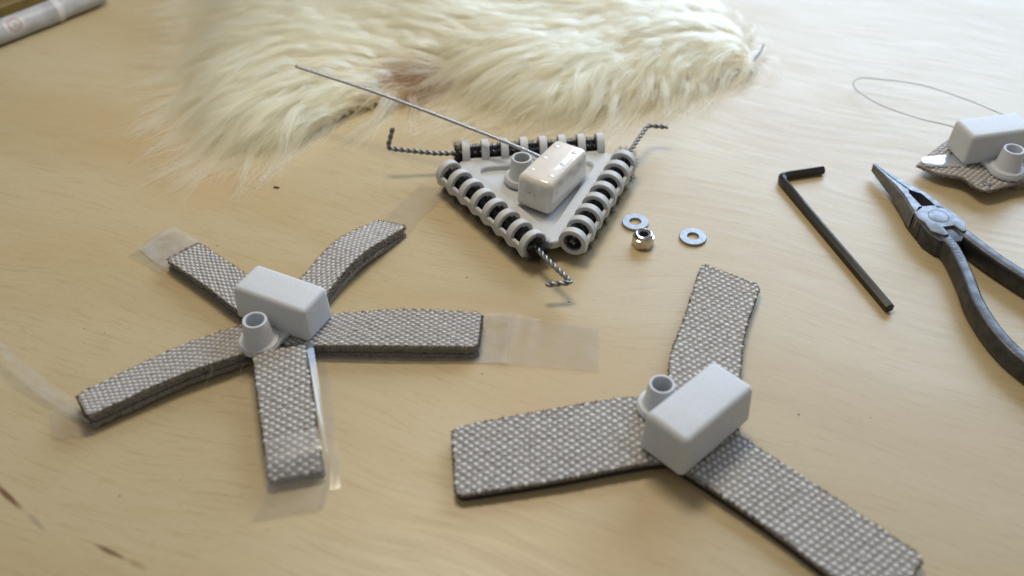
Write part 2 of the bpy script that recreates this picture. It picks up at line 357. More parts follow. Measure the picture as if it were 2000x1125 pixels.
# ------------------------------------------------------------------ transmitter housing shared by the tags
def housing(parent, c, ang, z, mat, matf, side=1, bolt=False, glossy=False, size=1.0):
    """box 34 x 17 x 15 with a flared mounting socket at the middle of one long side; c, z in the parent's frame"""
    R = Matrix.Rotation(ang, 4, 'Z')
    def put(o, k=1.0): o.location = Vector((c[0], c[1], z)) * MM; o.rotation_euler = (0, 0, ang); o.scale = (k,) * 3; return o
    V, F = rounded_box(36.4, 18.6, 16.8, 2.3 if not glossy else 2.9, taper=0.8)
    hb = put(part('housing', V, F, mat, parent, angle=None), size)
    if glossy:
        for ix in (-1, 0, 1):
            for iy in (-1, 1):
                v, f = lathe([(0.01, 0.26), (0.5, 0.23), (0.95, 0.13), (1.3, 0.02), (1.7, -0.10)], 16); part('resin_dimple', v + np.array([ix * 10.8 , iy * 4.8, 16.8]), f, mat, hb, angle=None)
        for (x, y, zz, s, r) in ((-18.0, 1.6, 9.4, 0, .38), (-18.05, -0.9, 8.6, 0, .34), (-12.3, -9.1, 9.0, 1, .3), (-11.2, -9.12, 9.5, 1, .34), (-10.4, -9.12, 8.6, 1, .22), (4.6, -9.05, 10.3, 1, .3), (6.2, -9.0, 10.9, 1, .36), (8.3, -9.0, 10.2, 1, .26), (0.5, -9.1, 8.4, 1, .18)):
            v, f = lathe([(0.001, 0.3), (r * .7, .2), (r, 0), (r * .7, -.2), (0.001, -0.3)], 8); v = v[:, [2, 0, 1]] if s == 0 else v[:, [0, 2, 1]]
            part('speck', v * np.array([.5 if s == 0 else 1, .5 if s else 1, 1]) + np.array([x + (.1 if s == 0 else 0), y + (.25 if s else 0), zz]), f, M['speck'], hb)
    # flange plate: a teardrop from under the box to the socket
    y0 = 17.4 * side
    a = np.linspace(math.radians(200), math.radians(-20), 24); arc = np.c_[8.5 * np.cos(a), y0 + side * 8.5 * np.sin(a)]
    poly = np.vstack([[(-9.0, 3 * side)], arc, [(9.0, 3 * side)]])
    V, F = prism(poly, 0.15, 1.9, 0.35)
    fl = put(part('flange', V, F, matf, parent, angle=35))
    prof = [(8.1, 1.85), (8.1, 2.5), (7.8, 2.9), (6.9, 3.0), (6.3, 3.3), (6.0, 3.7), (4.95, 12.8), (4.8, 13.15), (4.55, 13.25), (4.0, 13.25), (3.75, 13.0), (3.5, 7.0), (3.45, 4.2), (0.01, 4.2)]
    V, F = lathe(prof, 44); V[:, 1] += y0
    so = put(part('socket', V, F, matf, parent, angle=35))
    if bolt:
        V, F = lathe([(0.01, 6.4), (1.2, 6.4), (1.3, 6.2), (1.35, 5.4), (2.7, 5.3), (3.1, 4.9), (3.2, 4.3)], 24); V[:, 1] += y0
        part('bolt_head', V, F, M['chrome'], so, off=(0, 0, 0))
    return hb

# ------------------------------------------------------------------ woven straps
def nub_template(seg=8):
    V = []; F = []
    rings = [(1.0, 0.0), (0.86, 0.55), (0.48, 0.90)]
    for r, h in rings:
        for k in range(seg):
            a = 2 * math.pi * k / seg; V.append((r * math.cos(a), r * math.sin(a), h))
    V.append((0, 0, 1.0))
    for i in range(2):
        for k in range(seg): F.append((i * seg + k, i * seg + (k + 1) % seg, (i + 1) * seg + (k + 1) % seg, (i + 1) * seg + k))
    for k in range(seg): F.append((2 * seg + k, 2 * seg + (k + 1) % seg, 3 * seg))
    return np.array(V), F
NUB = nub_template()
def nubs(centres, tx, ty, tz, a, b, h):
    """pillow-shaped yarn floats at centres with frame (tx, ty, tz)"""
    n = len(centres); T, F0 = NUB; m = len(T)
    ja = a * (1 + 0.10 * rng.normal(size=(n, 1))); jb = b * (1 + 0.08 * rng.normal(size=(n, 1))); jh = h * (1 + 0.14 * rng.normal(size=(n, 1)))
    sq = np.abs(T[:, :2]) ** 0.8 * np.sign(T[:, :2])
    V = centres[:, None, :] + sq[None, :, :1] * ja[:, None] * tx[:, None] + sq[None, :, 1:] * jb[:, None] * ty[:, None] + T[None, :, 2:] * jh[:, None] * tz[:, None]
    V[:, :] += 0.03 * rng.normal(size=V.shape)
    F = [tuple(i + q * m for i in f) for q in range(n) for f in F0]
    return V.reshape(-1, 3), F
class Ribbon:
    """a strip between two 3-D edge polylines (left and right, inner end first)"""
    def __init__(s, Lp, Rp, n=60, rc=3.0, m=11):
        s.L = catmull(Lp, n); s.R = catmull(Rp, n); s.n = n; s.m = m
        c = (s.L + s.R) / 2; s.s = np.r_[0, np.cumsum(np.linalg.norm(np.diff(c, axis=0), axis=1))]; s.len = s.s[-1]
        s.w = float(np.mean(np.linalg.norm(s.L - s.R, axis=1))); s.rc = rc
    def inset(s, d):
        """how far in (mm) the edge runs at distance d from the outer end"""
        d = np.clip(d, 0, s.rc); return s.rc - np.sqrt(np.maximum(s.rc ** 2 - (s.rc - d) ** 2, 0))
    def at(s, u, v):
        """u in mm along, v 0..1 across -> point, tangent, side, normal"""
        u = np.asarray(u, float); v = np.asarray(v, float)
        def ev(u):
            L = np.stack([np.interp(u, s.s, s.L[:, k]) for k in range(3)], -1); R = np.stack([np.interp(u, s.s, s.R[:, k]) for k in range(3)], -1); return L, R
        L, R = ev(u); L2, R2 = ev(np.minimum(u + 1.0, s.len)); L1, R1 = ev(np.maximum(u - 1.0, 0))
        p = L + (R - L) * v[..., None]; t = nrm((L2 + (R2 - L2) * v[..., None]) - (L1 + (R1 - L1) * v[..., None]))
        side = nrm(R - L); nn = nrm(np.cross(side, t)); nn = np.where(nn[..., 2:] < 0, -nn, nn); return p, t, side, nn
    def slab(s, top, bot, inset=0.0, rough=0.0, shorten=0.0):
        """solid between offsets top and bot (mm along the normal, measured from the ribbon surface)"""
        us = np.r_[np.linspace(0, s.len - s.rc - shorten, s.n), s.len - shorten - s.rc * (1 - np.sin(np.linspace(0, math.pi / 2, 7)[1:]))]
        vs = np.linspace(0, 1, s.m); W = np.interp(us, s.s, np.linalg.norm(s.L - s.R, axis=1)); ins = (s.inset(s.len - shorten - us) + inset) / W
        U, Vv = np.meshgrid(us, vs, indexing='ij'); Vv = ins[:, None] + Vv * (1 - 2 * ins[:, None])
        p, t, sd, nn = s.at(U, Vv)
        A = p + nn * top; B = p + nn * bot
        if rough: A = A + rough * rng.normal(size=A.shape) * .4; B = B + rough * rng.normal(size=B.shape)
        B[..., 2] = np.maximum(B[..., 2], 0.12); A[..., 2] = np.maximum(A[..., 2], B[..., 2] + 0.1)
        n, m = len(us), s.m; V = np.vstack([A.reshape(-1, 3), B.reshape(-1, 3)]); F = []; o = n * m
        for i in range(n - 1):
            for j in range(m - 1):
                q = (i * m + j, i * m + j + 1, (i + 1) * m + j + 1, (i + 1) * m + j); F.append(q); F.append(tuple(k + o for k in q[::-1]))
        for i in range(n - 1):
            for j in (0, m - 1): F.append((i * m + j, (i + 1) * m + j, (i + 1) * m + j + o, i * m + j + o))
        for j in range(m - 1):
            for i in (0, n - 1): F.append((i * m + j, i * m + j + 1, i * m + j + 1 + o, i * m + j + o))
        return V, F
    def weave(s, pu, pv, a, b, h, skew=0.0, u0=0.0, lift=0.0):
        cs = []
        rows = int(s.w / pv); pvv = s.w / (rows + 0.25)
        for j in range(rows):
            v = (j + 0.62) / (rows + 0.25)
            k = 0
            while True:
                u = u0 + (k + (0.5 if j % 2 else 0.0)) * pu + skew * j * pv
                k += 1
                if u > s.len - a * 0.6: break
                if u < 0: continue
                ins = s.inset(s.len - u - a * 0.4) / s.w
                if v - b / s.w * 0.7 < ins or v + b / s.w * 0.7 > 1 - ins: continue
                cs.append((u + rng.normal() * 0.07, v + rng.normal() * 0.07 / s.w))
        cs = np.array(cs); p, t, sd, nn = s.at(cs[:, 0], cs[:, 1])
        return nubs(p + nn * (lift - 0.12), t, sd, nn, a, b, h)
    def weave_sheet(s, px, py, a, b, h, ang=0.0):
        """floats on a lattice that runs straight across the table, as in arms cut from one sheet"""
        us = np.linspace(0, s.len, int(s.len / .3)); vs = np.linspace(0, 1, int(s.w / .3)); U, Vv = np.meshgrid(us, vs, indexing='ij')
        p, t, sd, nn = s.at(U.ravel(), Vv.ravel()); c, sn = math.cos(ang), math.sin(ang)
        X = p[:, 0] * c + p[:, 1] * sn; Y = -p[:, 0] * sn + p[:, 1] * c
        j = np.round(Y / (py / 2)); i = np.round(X / px - (j % 2) * .5); cx = (i + (j % 2) * .5) * px; cy = j * py / 2
        d = np.hypot(X - cx, Y - cy); ins = s.inset(s.len - U.ravel() - .5) / s.w
        ok = (Vv.ravel() > ins + .5 / s.w) & (Vv.ravel() < 1 - ins - .5 / s.w) & (U.ravel() < s.len - .5); best = {}
        for k in np.nonzero(ok & (d < .6))[0]:
            key = (i[k], j[k])
            if key not in best or d[k] < d[best[key]]: best[key] = k
        k = np.array(sorted(best.values())); nz = nn[k]; tx = np.tile([c, sn, 0.], (len(k), 1)); tx = nrm(tx - nz * (tx * nz).sum(1, keepdims=True)); ty = np.cross(nz, tx)
        q = p[k] + (rng.normal(size=(len(k), 2)) * .08) @ np.array([[1, 0, 0], [0, 1, 0]]) - nz * .12
        return nubs(q, tx, ty, nz, a, b, h)
    def edge_fray(s, n, length, z=(-1.6, 0.3)):
        u = rng.uniform(0, s.len, n); e = rng.integers(0, 2, n).astype(float)
        ins = s.inset(s.len - u) / s.w; v = np.where(e > 0.5, 1 - ins, ins)
        p, t, sd, nn = s.at(u, v); out = np.where(e > 0.5, 1, -1)[:, None] * sd
        p = p + nn * rng.uniform(*z, (n, 1)) - out * 0.3
        # and along the outer end
        k = n // 4; v2 = rng.uniform(0.05, 0.95, k); p2, t2, sd2, n2 = s.at(np.full(k, s.len - 0.1), v2); p2 = p2 + n2 * rng.uniform(*z, (k, 1)) - t2 * .3
        P = np.vstack([p, p2]); D = np.vstack([out, t2]) + rng.normal(size=(n + k, 3)) * 0.7
        l = length * rng.uniform(0.35, 1.1, (n + k, 1)); Q = P + nrm(D) * l; Q[:, 2] = np.maximum(Q[:, 2], 0.1); P[:, 2] = np.maximum(P[:, 2], 0.15)
        return P, Q

def strap_arm(parent, off, Lp, Rp, weave, kind, rc=3.0, u0=0.0):
    """arm > weave, edge_fray and the layer underneath"""
    rb = Ribbon(Lp, Rp, rc=rc)
    V, F = rb.slab(0.0, -1.7, rough=0.05); arm = part('strap_arm', V, F, M['fabric'], parent, off=off, angle=50)
    V, F = rb.weave_sheet(*weave[1:]) if weave[0] == 'sheet' else rb.weave(*weave, u0=u0); w = fast_part('weave', V, F, M['weave'], arm, off=off); w['kind'] = 'stuff'
    P, Q = rb.edge_fray(int(rb.len * 15), 1.15); V, F = fibres(P, Q, 0.15); w = fast_part('frayed_edge', V, F, M['fray'], arm, off=off); w['kind'] = 'stuff'
    if kind == 'foam':
        V, F = rb.slab(-1.75, -4.7, inset=0.35, shorten=0.5); part('backing', V, F, M['foam'], arm, off=off, angle=50)
    else:
        V, F = rb.slab(-1.75, -4.1, inset=0.5, rough=0.16, shorten=0.5); part('pile_layer', V, F, M['pile'], arm, off=off, angle=80)
        V, F = rb.slab(-4.5, -6.6, inset=-0.1, rough=0.16, shorten=-0.8); part('lower_strip', V, F, M['pile'], arm, off=off, angle=80)
        P, Q = rb.edge_fray(int(rb.len * 26), 1.0, z=(-6.4, -2.0)); V, F = fibres(P, Q, 0.055, mid=(P + Q) / 2 + rng.normal(size=P.shape) * .18)
        w = fast_part('loose_fibres', V, F, M['fuzz'], arm, off=off); w['kind'] = 'stuff'
    return rb, arm

def film_strip(parent, off, Lp, Rp, n=24, m=7, wav=0.25, name='clear_film', mat='film'):
    L, R = catmull(Lp, n), catmull(Rp, n); V = []
    for i in range(n):
        for j in range(m):
            v = j / (m - 1); p = L[i] + (R[i] - L[i]) * v
            p = p + np.array([0, 0, wav * (math.sin(i * 0.9 + v * 3) + math.sin(i * .37 + 2 + v * 5)) * .5]); p[2] = max(p[2], 0.25); V.append(p)
    F = [(i * m + j, i * m + j + 1, (i + 1) * m + j + 1, (i + 1) * m + j) for i in range(n - 1) for j in range(m - 1)]
    return part(name, V, F, M[mat], parent, off=off, angle=None)

# ------------------------------------------------------------------ five-armed strap tag
def star_tag():
    off = (-95, -27, 0)
    t = root('transmitter_tag', 'grey tag box on five woven straps with clear film sticking out past their ends', 'tag', off)
    W = (3.8, 1.14, 0.98, 0.66, 0.58)
    arms = {
     'A': ([(-102, -26, 5.6), (-115, -21.5, 6.2), (-132, -6.5, 6.8), (-154.3, 12.2, 6.2)], [(-97, -9, 5.6), (-108, -4.5, 6.2), (-124, 8.0, 6.8), (-142.6, 24.6, 6.0)]),
     'B': ([(-101, -19, 5.6), (-92, -2, 7.0), (-80, 22, 8.6), (-63.5, 42.0, 5.2)], [(-83, -23, 5.6), (-75.5, -4, 8.2), (-65.5, 13.5, 9.4), (-49.0, 37.5, 5.4)]),
     'C': ([(-95, -24, 5.8), (-76, -24.0, 6.6), (-45, -21.6, 7.2), (-12.2, -23.2, 6.6)], [(-98, -41.5, 5.8), (-82, -42.3, 6.6), (-45, -43.2, 7.0), (-13.5, -43.4, 6.6)]),
     'D': ([(-86, -34, 4.8), (-84.0, -43, 6.0), (-82.3, -47.5, 9.4), (-74.5, -78, 8.6), (-70.0, -96, 7.0), (-67.5, -104.5, 4.6)], [(-104, -38, 4.8), (-103.2, -47.5, 6.0), (-102.4, -52.2, 9.2), (-93.0, -86, 8.2), (-88.0, -103, 6.6), (-86.6, -109, 4.4)]),
     'E': ([(-96, -40, 6.0), (-109, -50.0, 8.6), (-129.5, -61.3, 9.0), (-159.3, -82.0, 8.0)], [(-100, -24, 6.0), (-113, -32.5, 8.0), (-136.3, -45.8, 7.8), (-167.5, -69.8, 6.8)]),
    }
    for k, (Lp, Rp) in arms.items():
        rb, arm = strap_arm(t, off, Lp, Rp, ('sheet', 4.3, 3.1, 1.04, .92, .66, .12) if k == 'D' else W, 'pile', rc=3.4 if k in 'CE' else 1.6, u0=rng.uniform(0, 3))
    # clear film left over at the ends
    film_strip(t, off, [(-141, 26.5, 3.2), (-148, 33, 2.2), (-159.5, 41.5, 2.6)], [(-155.5, 11.0, 2.6), (-163, 17.5, 1.6), (-171.5, 26, 1.2)], mat='film_cloudy')
    film_strip(t, off, [(-143, 22, 1.2), (-152, 30, .6), (-165, 41, 1.0)], [(-157.5, 8.5, .9), (-165, 15.0, .5), (-175.5, 22, .5)])
    film_strip(t, off, [(-64, 43, 2.6), (-58, 56, 1.2), (-45, 78, 0.8)], [(-48, 38, 2.6), (-42, 52, 1.2), (-29, 71, .8)])
    film_strip(t, off, [(-78, -22.0, 1.2), (-45, -20.0, .8), (-11, -17.6, .9), (0, -17.9, 2.2)], [(-84, -45, .8), (-45, -46.5, .7), (-11, -46.5, .8), (-2.0, -47.3, 1.6)], mat='film_cloudy')
    film_strip(t, off, [(-0.4, -17.9, 2.0), (12, -21, .7), (36.7, -25.4, .8)], [(-2.6, -47.4, 1.5), (14, -48.8, .6), (35.0, -51.2, .6)])
    film_strip(t, off, [(-165, -76, 4.0), (-171, -67.5, 3.0), (-182, -60.5, 4.5), (-193, -53, 7), (-207, -41.5, 9)], [(-158, -82, 3.4), (-169, -75.6, 2.4), (-183, -67.2, 3.6), (-196, -57.5, 6), (-208, -43, 8.6)], mat='film_cloudy', wav=.1)
    film_strip(t, off, [(-165, -70, 1.0), (-172, -71.8, .8), (-178.4, -72.5, 1.4)], [(-157, -84, .6), (-163, -85, .6), (-172.6, -86.8, .8)])
    film_strip(t, off, [(-81, -41, 8.5), (-78.4, -50, 8.8), (-71.3, -78, 7.6), (-66.3, -97, 5.6), (-65.6, -106, 2.4), (-66.2, -117.0, .8)], [(-84.0, -45, 9.9), (-80.6, -52, 10.3), (-73, -79.5, 9.3), (-68.2, -97.5, 7.6), (-67.6, -105, 4.9), (-68.4, -117.5, 1.2)], wav=.1)
    film_strip(t, off, [(-81, -41, 1.0), (-77.0, -52, 1.0), (-71.5, -78, 1.0), (-67.0, -98, .9), (-65.2, -110, .6)], [(-79, -41, 1.2), (-73.6, -52, .8), (-67.8, -77, .6), (-63.6, -98, .5), (-61.5, -109, .4)], wav=.1)
    film_strip(t, off, [(-71.8, -88, 9.0), (-69.0, -97, 7.9), (-66.3, -106.3, 4.9), (-66.6, -118.2, .9)], [(-90.2, -94, 8.5), (-88.6, -104, 7.4), (-87.6, -110.5, 4.9), (-90.5, -123.0, .6)], wav=.05)
    # stray hairs caught on the straps
    st = []
    for (x, y, z) in ((-68, 8, 7), (-62, 14, 6), (-70, 2, 6), (-58, 22, 5), (-73, -3, 5), (-45, -21, 6.5), (-150, 14, 5), (-66, -8, 3), (-100, -52, 6), (-120, -66, 5), (-60, 30, 5), (-112, -34, 8)):
        a = rng.uniform(0, 6.28); l = rng.uniform(4, 9); p = np.array([x, y, z]); q = p + np.array([math.cos(a), math.sin(a), rng.uniform(-.3, .5)]) * l; r = q + np.array([math.cos(a + 1.4), math.sin(a + 1.4), -.3]) * l * .8
        C = catmull([p, q, r], 14); C[:, 2] = np.maximum(C[:, 2], .3); st.append(sweep(C, circle(.05, 4)))
    V, F = merge(*st); w = fast_part('stray_hairs', V, F, M['fuzz'], t, off=off); w['kind'] = 'stuff'
    housing(t, (0.5, 1.0), math.radians(-25.8), 6.9, M['plastic'], M['plastic'], side=-1)
    return t
star_tag()

# ------------------------------------------------------------------ three-armed strap tag
def tri_tag():
    off = (68, -88, 0)
    t = root('transmitter_tag', 'grey tag box on three wide woven straps with black backing and no film', 'tag', off)
    W = ('sheet', 4.1, 3.25, 0.98, 0.98, 0.58, -.03)
    arms = [
      ([(66, -84, 5.0), (61.8, -66, 5.4), (63.6, -48, 5.4), (73, -22.5, 5.0), (84.8, 11.6, 4.5)], [(84, -88, 5.0), (87.6, -70, 5.4), (91, -53, 5.4), (97.0, -31, 5.0), (108.2, -3.6, 4.5)]),
      ([(70, -100, 5.2), (49, -101.5, 5.4), (15, -109, 5.0), (-19.8, -115.4, 4.5)], [(68, -72, 5.2), (46, -70.0, 5.8), (15, -76.2, 6.0), (-22.6, -84.8, 5.4)]),
      ([(78, -79, 5.2), (88, -91.5, 5.0), (110, -112.8, 4.6), (137.4, -140.6, 4.5)], [(56, -100, 5.2), (70.0, -112.0, 5.0), (90, -131.2, 4.6), (117, -161.0, 4.5)]),
    ]
    for Lp, Rp in arms: strap_arm(t, off, Lp, Rp, W, 'foam', rc=3.2, u0=rng.uniform(0, 3))
    housing(t, (-0.4, -0.5), math.radians(43.3), 6.4, M['plastic'], M['plastic'], side=1, bolt=True, size=1.12)
    return t
tri_tag()

# ------------------------------------------------------------------ three-sided brush tag
def brush_tag():
    off = (13.7, 64.1, 0); phi = math.radians(6.0)
    t = root('transmitter_tag', 'triangular pale plastic frame of black brushes with a glossy cream box in its middle', 'tag', off, rotz=phi)
    AP = 30.4; HL = 34.0; ZC = 10.0; RO = 6.6; RI = 4.35
    # ring
    prof = [(RI, -1.6), (RI + .3, -1.9), (RO - .35, -1.9), (RO, -1.6), (RO, 1.6), (RO - .35, 1.9), (RI + .3, 1.9), (RI, 1.6)]
    V, F = lathe(prof, 40, closed=True); V = V[:, [2, 0, 1]]
    ring_me = mesh_data('ring', V, F, M['plastic_pale'], angle=40)
    # tray: raised border and sunken floor, corners rounded
    def rtri(ap, r):
        R = ap * 2; P = [(R * math.cos(math.radians(a)), R * math.sin(math.radians(a))) for a in (30, 150, 270)]
        return rounded_poly(P, r, 10)
    o_ = rtri(26.2, 10.5); i_ = rtri(18.0, 5.5); n = len(o_)
    rings = [(o_, 6.2), (o_, 9.3), (offset_poly(o_, .5), 9.8), (offset_poly(i_, -.6), 9.8), (i_, 9.3), (offset_poly(i_, .5), 7.3), (offset_poly(i_, 1.2), 7.0)]
    V = np.vstack([np.c_[p, np.full(n, z)] for p, z in rings]); F = []
    for a in range(len(rings) - 1):
        for j in range(n): F.append((a * n + j, a * n + (j + 1) % n, (a + 1) * n + (j + 1) % n, (a + 1) * n + j))
    F += [tuple(range((len(rings) - 1) * n, len(rings) * n)), tuple(range(n))[::-1]]
    part('tray', V, F, M['plastic_pale'], t, angle=35)
    ends = {}
    for k, a in enumerate((0, 120, 240)):                     # back, left, right side seen from the table's front edge
        ar = math.radians(a); R = np.array([[math.cos(ar), -math.sin(ar), 0], [math.sin(ar), math.cos(ar), 0], [0, 0, 1]])
        def W(p): return np.asarray(p, float) @ R.T
        # rails that carry the rings, the outer one scalloped along its lower edge
        xs = np.linspace(-HL - 1.2, HL + 1.2, 85); V, F = [], []
        for x in xs:
            sc_ = 0.5 + 0.5 * math.cos((x + HL) / (2 * HL / 7) * 2 * math.pi); lo = 6.9 - 1.5 * sc_; y1 = AP + 6.0 + 0.35 * sc_
            V += [(x, AP + 4.5, lo), (x, y1 - .3, lo), (x, y1, lo + .5), (x, y1, 10.4), (x, y1 - .4, 10.8), (x, AP + 4.6, 10.8)]
        m = 6
        for i in range(len(xs) - 1):
            for j in range(m): F.append((i * m + j, i * m + (j + 1) % m, (i + 1) * m + (j + 1) % m, (i + 1) * m + j))
        F += [tuple(range(m))[::-1], tuple(range((len(xs) - 1) * m, len(xs) * m))]
        V2, F2 = prism([(-HL, AP - 7), (HL, AP - 7), (HL, AP - 4.4), (-HL, AP - 4.4)], 6.6, 10.05, .3)
        V, F = merge((V, F), (V2, F2)); hold = part('brush_holder', W(V), F, M['plastic_pale'], t, angle=35)
        for j in range(8):
            x = -HL + 2 * HL * j / 7; p = W((x, AP, ZC)); inst('ring', ring_me, hold, p, (0, 0, ar))
        # brush: twisted wire core, bent outside the holder, and bristles
        hook = {0: [(-38, 88.6, 11.5), (-60.0, 87.4, 15.0), (-61.6, 87.6, 16.0), (-58.6, 90.4, 25.5)],
                1: [(15.5, 7.5, 10), (24.6, -5.6, 9.6), (25.2, -7.2, 9.4), (14.6, -8.2, 9.0)],
                2: [(63.2, 99.0, 11.5), (69.6, 111.0, 12.6), (71.4, 112.6, 12.6), (80.4, 111.8, 12.2)]}[k]
        back = lambda p: (np.asarray(p, float) - np.array(off)) @ np.array([[math.cos(phi), -math.sin(phi), 0], [math.sin(phi), math.cos(phi), 0], [0, 0, 1]]) @ R
        hook = [(-34, AP, ZC)] + [tuple(back(p)) for p in hook]
        pts = []
        pts.append(np.array([(HL + 1.5, AP, ZC), (0, AP, ZC)])); H_ = np.array(hook, float)
        path = np.vstack([[(HL + 1.5, AP, ZC)], [(0, AP, ZC)], H_])
        # resample evenly with a tight bend
        seg = []
        for i in range(len(path) - 1):
            d = np.linalg.norm(path[i + 1] - path[i]); q = max(2, int(d / 0.35)); seg.append(path[i] + (path[i + 1] - path[i]) * np.linspace(0, 1, q, endpoint=False)[:, None])
        P = np.vstack(seg + [path[-1:]])
        for _ in range(4): P[1:-1] = (P[:-2] + 2 * P[1:-1] + P[2:]) / 4
        T, Nn, B = frames(P); s = np.r_[0, np.cumsum(np.linalg.norm(np.diff(P, axis=0), axis=1))]; A = s / 6.4 * 2 * math.pi
        strands = []
        for q in (0, math.pi):
            c = P + 0.62 * (np.cos(A + q)[:, None] * Nn + np.sin(A + q)[:, None] * B); strands.append(sweep(c, circle(0.72, 8)))
        V, F = merge(*strands); br = fast_part('brush', W(V), F, M['wire'], t); tag(br, 'twisted wire brush with black bristles and bent end')
        nb = 8500
        x = rng.uniform(-HL - 5.0, HL + 1.2, nb); th = np.where(rng.random(nb) < .5, rng.uniform(0, 2 * math.pi, nb), rng.uniform(-2.65, -.49, nb))
        per = 2 * HL / 7; inring = np.abs(((x + HL) / per + 0.5) % 1 - 0.5) * per < 2.3
        dn = np.clip(-np.sin(th), 0, 1)
        free = np.where(np.sin(th) > -0.1, 4.6 + 0.6 * rng.random(nb), np.minimum(9.6 / np.maximum(dn, .3), 10.2) - 2.0 * rng.random(nb))
        out_end = x < -HL - 1.6
        r = np.where(out_end, 6.4 + 1.2 * rng.random(nb), np.where(inring, 4.1, free))
        # the rail keeps bristles in on the two flanks
        r = np.where((np.abs(np.cos(th)) > 0.86) & ~out_end, 4.2, r)
        c = np.c_[x, np.full(nb, AP), np.full(nb, ZC)]; d = np.c_[rng.normal(size=nb) * .10 + np.where(out_end, -.18, 0), np.cos(th), np.sin(th)]; d = nrm(d)
        E = c + d * r[:, None]; E[:, 2] = np.maximum(E[:, 2], 0.15); S = c + d * 1.0
        V, F = fibres(W(S), W(E), 0.10); bb = fast_part('bristles', V, F, M['bristle'], br); bb['kind'] = 'stuff'
    # box with socket on the tray
    ca, sa = math.cos(-phi), math.sin(-phi); dx, dy = 19.4 - off[0], 61.6 - off[1]
    hb = housing(t, (dx * ca - dy * sa, dx * sa + dy * ca), math.radians(57.9) - phi, 7.9, M['epoxy'], M['plastic_pale'], side=1, bolt=True, glossy=True, size=1.04)
    # antenna of braided steel leaving the back of the box, with its collar
    Pw = np.array([(20, 68, 17), (11.5, 77.0, 18.5), (-29.5, 96.6, 25.2), (-70.5, 116.0, 30.6), (-112.2, 135.0, 34.5)]) - off
    Pl = np.c_[Pw[:, 0] * ca - Pw[:, 1] * sa, Pw[:, 0] * sa + Pw[:, 1] * ca, Pw[:, 2]]
    C = catmull(Pl, 520); T, Nn, B = frames(C); s = np.r_[0, np.cumsum(np.linalg.norm(np.diff(C, axis=0), axis=1))]; A = s / 4.2 * 2 * math.pi
    st = [sweep(C, circle(.55, 6))]
    for q in range(5):
        a = A + q * 2 * math.pi / 5; st.append(sweep(C + .58 * (np.cos(a)[:, None] * Nn + np.sin(a)[:, None] * B), circle(.36, 5)))
    V, F = merge(*st); an = fast_part('antenna', V, F, M['braid'], t)
    V, F = sweep(catmull(Pl[:2] + np.array([0, 0, -1.5]), 4), rrect(4.2, 1.6, .5)); part('antenna_bracket', V, F, M['plastic_pale'], t)
    return t
brush_tag()

